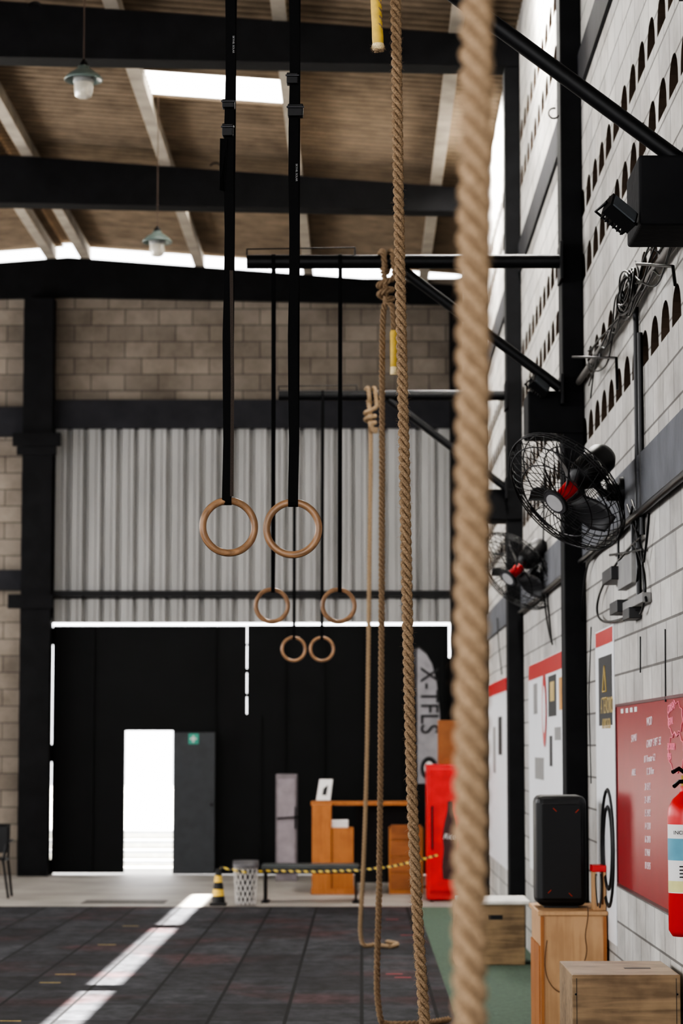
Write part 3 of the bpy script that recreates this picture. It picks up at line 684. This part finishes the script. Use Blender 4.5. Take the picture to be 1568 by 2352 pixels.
def bt(s, px, py, size, m=M_whitepaint, rot=0.03, sx=1.5):
    p = onw(px, py, bX); text("handwriting", s, (bX, p.y, p.z), size, m, g, 'R', rot, shear=.25, sx=sx)
bt("WOD", 1484, 1668, .06); bt("SAMU", 1449, 1705, .055, sx=1.8)
bt("CANDY  3 RFT  5:2", 1484, 1718, .055, sx=1.3); bt("10 Thruster 6.2", 1478, 1752, .05); bt("12 20 Box", 1484, 1780, .05)
bt("ABEL", 1450, 1782, .05, sx=1.8)
for i, s in enumerate(["20 15/12", "21-18/15", "15 15/12", "14 12/10", "16 20/18", "12 Wall", "18 15/15"]):
    bt(s, 1480, 1815+30*i, .05, sx=1.4)
bt("CARGAS", 1532, 1640, .055, M_pink, .08, 1.3); bt("GERAL", 1533, 1668, .05, M_pink, .05, 1.3)
bt("SHOULDER", 1532, 1722, .045, M_pink, 0, 1.2); bt("PRESS", 1532, 1745, .045, M_pink, 0, 1.2)
for px in (1427, 1438, 1448, 1458):
    p = onw(px, 1632, bX); boxes("label_sticker", [(bX-.002, bX+.001, p.y-.09, p.y+.02, 1.975, 2.0)], M_white, g)
cl = []
for (cx_, cy_, rw, rh) in ((1550, 1650, .25, .075), (1552, 1728, .27, .085)):
    p = onw(cx_, cy_, bX-.001); cl.append([(bX-.001, p.y+(rw+.015*math.sin(t*1.57))*math.cos(t/40*2*math.pi), p.z+(rh+.01*math.sin(t*1.57))*math.sin(t/40*2*math.pi)) for t in range(41)])
wires("marker_cloud", cl, .002, M_pink, g)
# fire extinguisher
ex, ey = 1.375, 10.35
g = group("fire_extinguisher", (ex, ey, 1.3))
zb = at(1545, 2150, ey).z; ztp = at(1545, 1822, ey).z; rr = .078
lathe("cylinder_body", [(0, 0), (rr*.8, 0), (rr, .025), (rr, ztp-zb-.1), (rr*.93, ztp-zb-.06), (rr*.7, ztp-zb-.025), (rr*.35, ztp-zb), (.022, ztp-zb+.01), (.022, ztp-zb+.03)], (ex, ey, zb), M_red, g, 40)
def curved(name, z0, z1, a0, a1, m, dr=.0015):
    V, Fc = [], []; n = 16
    for i in range(n+1):
        a = a0+(a1-a0)*i/n
        for z_ in (z0, z1): V.append((ex+(rr+dr)*math.cos(a), ey+(rr+dr)*math.sin(a), z_))
    for i in range(n): Fc.append((2*i, 2*i+2, 2*i+3, 2*i+1))
    mesh(name, V, Fc, m, g, True)
A0, A1 = math.radians(188), math.radians(300)
curved("label_white", at(1545, 2050, ey).z, at(1545, 1893, ey).z, A0, A1, M_white)
curved("label_blue", at(1545, 1975, ey).z, at(1545, 1925, ey).z, A0, math.radians(262), mat("label_blue", (90, 150, 170), .5), .0022)
curved("label_yellow", at(1545, 2048, ey).z, at(1545, 2022, ey).z, A0, A1, mat("label_yellow", (205, 200, 140), .5), .0022)
text("label_text", "INCENDIO", (ex-.064, ey-.081, at(1545, 1915, ey).z), .022, M_blackp, g, 'F')
boxes("label_print_lines", [(ex-.04, ex+.02, ey-.0815, ey-.0805, at(1545, yy_, ey).z, at(1545, yy_-3, ey).z) for yy_ in (1990, 1998, 2006, 2014)], M_blackp, g)
cyl("valve_body", (ex, ey, ztp+.02), (ex, ey, ztp+.075), .018, mat("brass", (150, 120, 60), .4, metal=.8), g, 14)
wires("valve_levers", [[(ex+.02, ey, ztp+.07), (ex-.03, ey-.03, ztp+.105), (ex-.06, ey-.06, ztp+.09)], [(ex+.02, ey, ztp+.05), (ex-.03, ey-.03, ztp+.05), (ex-.055, ey-.06, ztp+.03)]], .009, M_steel, g, 2)
wires("hose", [[(ex+.02, ey, ztp+.05), (ex+.06, ey-.06, ztp+.04), (ex+.07, ey-.1, ztp-.1), (ex+.05, ey-.1, zb+.25), (ex+.04, ey-.09, zb+.1)]], .011, M_plastic, g, 3, True)
boxes("wall_bracket", [(ex+.05, WX-.002, ey-.02, ey+.02, ztp-.07, ztp-.03)], M_steel, g)
# ================================================================ BOXES, SPEAKER
g = group("plyometric_box", (1.17, 11.2, .38))
box("box_shell", .935, 1.415, 10.9, 11.6, .012, .785, M_ply, g, .004)
boxes("hand_slot", [(1.2, 1.32, 11.2, 11.24, .7855, .7865)], M_blackp, g)
boxes("joint_line", [(.953, .9555, 10.8985, 10.8997, .03, .77), (1.395, 1.3975, 10.8985, 10.8997, .03, .77)], M_blackp, g)
wires("screws", [[(xx, 10.899, zz), (xx, 10.8955, zz)] for xx in (.95, 1.4) for zz in (.1, .3, .5, .7)], .005, M_steel, g)
g = group("plywood_cabinet", (1.25, 14.9, .4))
FY = 14.45
box("cabinet_shell", 1.055, 1.445, FY, FY+.75, .012, .80, M_plyw, g, .004)
box("cabinet_top", 1.04, 1.452, FY-.015, FY+.77, .8005, .825, M_plyw, g, .003)
boxes("cabinet_side_panel", [(1.046, 1.0545, FY+.03, FY+.36, .05, .62), (1.046, 1.0545, FY+.38, FY+.72, .05, .62)], M_deskw, g, .002)
boxes("cabinet_front_edge", [(1.055, 1.075, FY-.008, FY-.0005, .02, .795), (1.425, 1.445, FY-.008, FY-.0005, .02, .795)], M_deskw, g)
wires("cabinet_cable", [[at(1349, 2083, FY-.02), at(1352, 2110, FY-.03), at(1338, 2150, FY-.02), at(1352, 2180, FY-.02), at(1335, 2230, FY-.02), at(1300, 2290, FY-.02), at(1262, 2270, FY-.02), at(1245, 2220, FY-.02), at(1256, 2160, FY-.02)]], .003, mat("brown_cable", (90, 60, 40), .6), g, 1, True)
sx0, sx1 = at(1230, 1950, 14.75).x, at(1346, 1950, 14.75).x
g = group("loudspeaker", ((sx0+sx1)/2, 14.9, 1.15)); sz0, sz1 = .826, at(1290, 1827, 14.7).z
box("speaker_cabinet", sx0, sx1, 14.7, 15.02, sz0+.012, sz1, M_plastic, g, .045)
boxes("speaker_grille", [(sx0+.03, sx1-.03, 14.685, 14.705, sz0+.05, sz1-.05)], M_grille, g, .012)
V = []
for (px, py, s) in ((1274, 1860, 1), (1325, 1863, -1), (1262, 2048, -1), (1310, 2055, 1)):
    p = at(px, py, 14.68); a = .010; V.append([(p.x-a, 14.682, p.z+s*a), (p.x+a, 14.682, p.z-s*a)])
wires("corner_accents", V, .003, M_orange, g, 1)
box("speaker_feet", sx0+.05, sx1-.05, 14.76, 14.98, .8255, sz0+.016, M_plastic, g)
g = group("wooden_crate", (1.42, 14.6, .9))
boxes("crate_slats", [(1.375, 1.392, 14.52, 14.66, .826, 1.05), (1.436, 1.45, 14.52, 14.66, .826, 1.05), (1.392, 1.436, 14.52, 14.66, .826, .86)], M_plyw, g, .002)
boxes("red_clamp", [(1.37, 1.452, 14.51, 14.67, 1.051, 1.09)], M_red, g, .004)
wires("clamp_leads", [[(1.39, 14.51, 1.04), (1.385, 14.505, .95), (1.4, 14.505, .85)], [(1.42, 14.51, 1.04), (1.43, 14.505, .93), (1.41, 14.505, .84)]], .004, M_wirebl, g, 1, True)
g = group("plyometric_box", (1.08, 20.3, .25))
xa, xb = at(1048, 2100, 20).x, at(1206, 2100, 20).x
box("box_shell", xa, xb, 20.05, 20.65, .012, .50, M_ply, g, .004)
hx = at(1137, 2107, 20.05)
boxes("hand_slot", [(hx.x-.06, hx.x+.06, 20.046, 20.0495, hx.z-.018, hx.z+.018)], M_blackp, g, .001)
box("folded_white_mat", xa+.02, xb+.04, 20.0, 20.7, .5005, .535, mat("white_foam", (205, 202, 195), .8), g, .01)
# ================================================================ FAR OBJECTS
DY = 29.6
g = group("reception_desk", (0, 30, .5))
dx = lambda px: at(px, 1900, DY).x
dz = lambda py: at(800, py, DY).z
boxes("desk_end_panel", [(dx(716), dx(761), DY, DY+.6, .001, dz(1848)), (dx(762), dx(812), DY+.02, DY+.6, .001, dz(1902))], M_deskw, g, .004)
box("desk_plinth", dx(714), dx(814), DY-.01, DY+.61, .001, .07, M_deskw, g)
box("counter_top", dx(712), dx(960), DY+.35, DY+.9, dz(1852), dz(1843), M_deskw, g, .004)
box("counter_back", dx(816), dx(960), DY+.85, DY+.89, .1, dz(1853), M_blackp, g)
box("drawer_unit", dx(893), dx(972), DY+.1, DY+.6, .001, dz(1902), M_deskw, g, .004)
boxes("drawer_fronts", [(dx(897), dx(968), DY+.085, DY+.099, .06+.2*i, .24+.2*i) for i in range(4)], wood_mat("drawer_wood", (150, 92, 48), 'X'), g, .003)
boxes("desk_papers", [(dx(760), dx(800), DY+.05, DY+.3, dz(1902)+.001, dz(1884))], M_white, g, .01)
g = group("desk_sign", (dx(745), DY+.4, 1.2))
a0_, b0_ = dz(1842), dz(1791); xs0, xs1 = dx(724), dx(763)
mesh("sign_sheet", [(xs0, DY+.45, a0_+.01), (xs1-.03, DY+.45, a0_+.01), (xs1, DY+.55, b0_), (xs0+.04, DY+.55, b0_), (xs0, DY+.47, a0_+.01), (xs1-.03, DY+.47, a0_+.01), (xs1, DY+.57, b0_), (xs0+.04, DY+.57, b0_)], [(0, 1, 2, 3), (7, 6, 5, 4), (0, 4, 5, 1), (1, 5, 6, 2), (2, 6, 7, 3), (3, 7, 4, 0)], M_white, g)
mesh("sign_mark", [(dx(738), DY+.46, dz(1828)), (dx(748), DY+.46, dz(1828)), (dx(752), DY+.52, dz(1805)), (dx(742), DY+.52, dz(1808))], [(0, 1, 2, 3)], M_blackp, g)
g = group("narrow_locker", (at(657, 1900, 32.5).x, 32.7, .7))
lx0, lx1 = at(633, 1900, 32.5).x, at(682, 1900, 32.5).x; lz = at(657, 1778, 32.5).z
box("locker_body", lx0, lx1, 32.5, 32.85, .001, lz, mat("locker_grey", (120, 112, 116), .5), g, .008)
box("locker_door", lx0+.03, lx1-.03, 32.485, 32.499, .1, lz-.06, mat("locker_door_grey", (146, 136, 141), .5), g, .004)
wires("locker_handle", [[(lx0+.02, 32.46, .83), (lx1+.02, 32.46, .85)], [(lx1-.02, 32.46, .7), (lx1-.02, 32.46, .98)]], .012, M_steel, g)
def base(px, D): return at(px, 2075, D).x
D4 = 27.6
g = group("traffic_cone", (base(502, D4), D4, .2)); cx = base(501, D4); hC = at(501, 1995, D4).z
box("cone_base", cx-.095, cx+.095, D4-.095, D4+.095, .001, .03, M_blackp, g, .01)
for i in range(5):
    t0, t1 = i/5, (i+1)/5; r0 = .078-.05*t0; r1 = .078-.05*t1
    lathe("cone_band_%d" % i, [(r0, .03+(hC-.03)*t0), (r1, .03+(hC-.03)*t1)]+([(0, hC)] if i == 4 else []), (cx, D4, 0), M_yellow if i % 2 else M_blackp, g, 24)
bx_ = base(564, D4); rb = .135
g = group("waste_basket", (bx_, D4, .25)); hb = at(564, 1980, D4).z
L1 = []
for i in range(14):
    for sgn_ in (1, -1):
        L1.append([(bx_+(rb*(.8+.2*k/8))*math.cos(2*math.pi*i/14+sgn_*k/8*1.6), D4+(rb*(.8+.2*k/8))*math.sin(2*math.pi*i/14+sgn_*k/8*1.6), .01+(hb-.04)*k/8) for k in range(9)])
wb = mat("white_plastic", (205, 202, 198), .5)
wires("basket_lattice", L1, .007, wb, g)
lathe("basket_rim", [(rb, hb-.05), (rb*1.06, hb-.03), (rb*1.06, hb), (rb*.98, hb+.002), (rb*.96, hb-.03)], (bx_, D4, 0), wb, g)
lathe("bin_liner", [(0, .02), (rb*.72, .02), (rb*.92, hb-.04), (rb*1.0, hb-.01), (rb*1.08, hb+.02), (rb*1.1, hb-.06)], (bx_, D4, 0), mat("grey_bag", (84, 82, 84), .5), g)
DB = 28.0
g = group("bench", (at(712, 2000, DB).x, DB+.2, .3)); b0x, b1x = at(600, 2000, DB).x, at(825, 2000, DB).x; bz = at(712, 1986, DB).z
box("bench_pad", b0x, b1x, DB, DB+.4, bz-.06, bz, mat("grey_vinyl", (62, 66, 66), .4), g, .015)
boxes("bench_frame", [(b0x+.02, b1x-.02, DB+.02, DB+.05, bz-.1, bz-.061), (b0x+.02, b1x-.02, DB+.35, DB+.38, bz-.1, bz-.061)], M_steel, g)
wires("bench_legs", [[(xx, yy_, bz-.08), (xx+dxx, yy_, .015)] for xx, dxx in ((b0x+.04, .0), (b1x-.04, 0.0)) for yy_ in (DB+.03, DB+.37)], .014, M_steel, g, 2)
boxes("bench_feet", [(b0x+.0, b0x+.08, DB+.0, DB+.4, .001, .02), (b1x-.08, b1x, DB, DB+.4, .001, .02)], M_steel, g)
def tape(name, P, h, g):
    V, Fc = [], []
    for p in P: V += [(p[0], p[1], p[2]-h/2), (p[0], p[1]+.01, p[2]+h/2)]
    for i in range(len(P)-1): Fc.append((2*i, 2*i+2, 2*i+3, 2*i+1))
    return mesh(name, V, Fc, M_haz, g)
g = group("barrier_tape", (0, 27.8, .4))
P1 = [at(505, 1992, 27.5), at(560, 2003, 27.40), at(620, 2000, 27.85), at(720, 2002, 27.9), at(825, 1999, 27.9), at(900, 1990, 28.0), at(960, 1976, 28.1), at(1005, 1964, 28.2)]
tape("tape_strip", P1, .024, g)
DF = 28.3
f0, f1 = at(980, 1900, DF).x, 1.27; fzt = at(1000, 1756, DF).z
g = group("drinks_cooler", ((f0+f1)/2, DF+.3, .8))
box("cooler_body", f0, f1, DF, DF+.6, .02, fzt, M_red, g, .005)
box("cooler_door", f0+.03, f1-.02, DF-.03, DF-.001, .12, fzt-.05, mat("deep_red_door", (205, 14, 20), .4), g, .005)
boxes("cooler_feet", [(f0+.03, f0+.08, DF+.03, DF+.08, 0.001, .021), (f1-.08, f1-.03, DF+.03, DF+.08, .001, .021), (f0+.03, f0+.08, DF+.5, DF+.55, 0.001, .021), (f1-.08, f1-.03, DF+.5, DF+.55, .001, .021)], M_steel, g)
bxc = at(1034, 1900, DF).x
prof = [(.0, .25), (.09, .26), (.1, .4), (.08, .6), (.095, .75), (.07, .9), (.035, 1.05), (.032, 1.15), (0, 1.16)]
mesh("cooler_bottle_print", [(bxc-r, DF-.033, z_) for r, z_ in prof]+[(bxc+r, DF-.033, z_) for r, z_ in prof[::-1]], [tuple(range(2*len(prof)))], mat("cola_brown", (60, 20, 16), .3), g)
text("cooler_text", "Rico-Cola", (bxc-.09, DF-.036, .72), .09, M_white, g, 'F', shear=.3)
box("cooler_handle", f0+.05, f0+.07, DF-.06, DF-.031, .6, 1.1, M_steel, g)
g = group("cardboard_box", (1.0, DF+.3, 1.8))
c0, c1 = at(1007, 1700, DF+.1).x, 1.25
box("carton", c0, c1, DF+.1, DF+.5, fzt+.001, at(1020, 1654, DF+.1).z, M_card, g, .004)
boxes("carton_tape", [(c0+.0, c1, DF+.28, DF+.32, at(1020, 1654, DF+.1).z+.0005, at(1020, 1654, DF+.1).z+.002)], M_yellow, g)
DG = 31.0
g = group("feather_flag", (at(960, 1800, DG).x, DG, 1))
out = [(955, 1800), (952, 1490), (962, 1487), (978, 1500), (992, 1525), (1003, 1570), (1010, 1640), (1012, 1720), (1008, 1800)]
V = [tuple(at(a, b, DG)) for a, b in out]
o = mesh("flag_cloth", V, [tuple(range(len(V)))[::-1]], mat("flag_white", (136, 134, 138), .8), g)
md = o.modifiers.new('s', 'SOLIDIFY'); md.thickness = .004
p = at(956, 1800, DG); wires("flag_pole", [[(p.x, DG, .03), (p.x, DG, at(952, 1490, DG).z), tuple(at(962, 1486, DG)), tuple(at(980, 1500, DG))]], .012, M_steel, g)
boxes("flag_base", [(p.x-.2, p.x+.2, DG-.03, DG+.03, .001, .03), (p.x-.03, p.x+.03, DG-.2, DG+.2, .001, .031)], M_steel, g)
text("flag_text", "X-TFLS", at(966, 1532, DG-.012), .33, M_blackp, g, 'F', -math.pi/2, sx=.85)
q = at(985, 1765, DG-.01)
mesh("flag_mark", [(q.x+.11*math.cos(t/16*2*math.pi), DG-.01, q.z+.15*math.sin(t/16*2*math.pi)) for t in range(16)], [tuple(range(16))[::-1]], M_blackp, g)
mesh("flag_mark_inner", [(q.x+.06*math.cos(t/16*2*math.pi), DG-.014, q.z+.09*math.sin(t/16*2*math.pi)) for t in range(16)], [tuple(range(16))[::-1]], M_white, g)
g = group("metal_chair", (-4.45, 29.3, .45)); cx, cy = -4.42, 28.9
wires("chair_frame", [[(cx-.2, cy+.2, .01), (cx-.2, cy+.2, .45), (cx-.2, cy+.28, .85), (cx+.2, cy+.28, .85), (cx+.2, cy+.2, .45), (cx+.25, cy+.2, .01)],
                      [(cx-.22, cy-.22, .01), (cx-.2, cy-.2, .45), (cx-.2, cy+.2, .45)], [(cx+.27, cy-.22, .01), (cx+.2, cy-.2, .45), (cx+.2, cy+.2, .45)],
                      [(cx+.2, cy-.2, .45), (cx+.24, cy-.2, .65), (cx+.24, cy+.24, .67)]], .015, M_steel, g, 2)
box("chair_seat", cx-.2, cx+.2, cy-.2, cy+.2, .45, .475, M_plastic, g, .01)
box("chair_back", cx-.19, cx+.19, cy+.25, cy+.275, .52, .84, M_plastic, g, .01)
g = group("floor_tape_marks", (-2, 20, .015))
def mark(px, py, w, d, m):
    r = ray(px, py); p = EYE+r*((.0145-EYE.z)/r.z)
    return boxes("tape_mark", [(p.x-w/2, p.x+w/2, p.y-d/2, p.y+d/2, .0142, .0155)], m, g)
ymk = mat("faded_yellow_tape", (165, 142, 84), .8, var=.3, scale=30)
for px, py in ((300, 2127), (245, 2170), (150, 2238), (115, 2257), (20, 2345)): mark(px, py, .16, .035, ymk)
pk = mat("pink_tape", (150, 50, 56), .6)
for px, py in ((900, 2112), (905, 2237), (925, 2245), (935, 2148)): mark(px, py, .13, .05, pk)
a = at(190, 2068, 28.1).x; b = at(380, 2068, 28.1).x
box("floor_hatch", a, b, 27.9, 28.5, .0005, .004, mat("dark_hatch", (80, 76, 72), .7))
# ================================================================ LIGHT
w = bpy.data.worlds.new("sky"); S.world = w; w.use_nodes = True
bg = w.node_tree.nodes['Background']; bg.inputs[0].default_value = (.98, .98, 1, 1); bg.inputs[1].default_value = 5
sd = bpy.data.lights.new("sun", 'SUN'); sd.energy = 110; sd.angle = math.radians(.55); sd.color = (1, .96, .9)
so = bpy.data.objects.new("sun", sd); COL.objects.link(so)
dirv = Vector((2.22, 2.4, -8.85)); so.rotation_euler = dirv.to_track_quat('-Z', 'Y').to_euler()
def area(name, loc, dirv, sx, sy, power, color=(1, 1, 1)):
    d = bpy.data.lights.new(name, 'AREA'); d.shape = 'RECTANGLE'; d.size = sx; d.size_y = sy; d.energy = power; d.color = color
    o = bpy.data.objects.new(name, d); COL.objects.link(o); o.location = loc; o.rotation_euler = Vector(dirv).to_track_quat('-Z', 'Z').to_euler(); return o
for i, yy_ in enumerate((0.4, 6.55, 12.65, 18.75, 24.85, 30.9)):
    area("window_light", (XL+.05, yy_, 4.4), (1, 0, -.1), 5.2, 3.4, 72, (1, .985, .955))  # added area lamps, general fill from the unseen left wall
area("rear_opening_light", (-3.3, -2.8, 2.4), (0, 1, .02), 8, 4.2, 38, (1, .98, .96))  # added fill lamp behind the camera, out of view
area("rear_high_window_light", (-3.3, -2.8, 6.4), (0, 1, .06), 8, 1.8, 130, (1, .975, .94))  # added lamp, rakes the roof from behind so the corrugation shows
for yy_ in (18.3, 25.6):
    area("roof_window_light", (1.0, yy_, 8.35), (.35, 0, -1), .35, 2.2, 420, (1, .97, .92))  # added lamps under the solid roof sheets, brighten the wall beyond the columns
S.view_settings.view_transform = 'AgX'; S.view_settings.look = 'AgX - High Contrast'
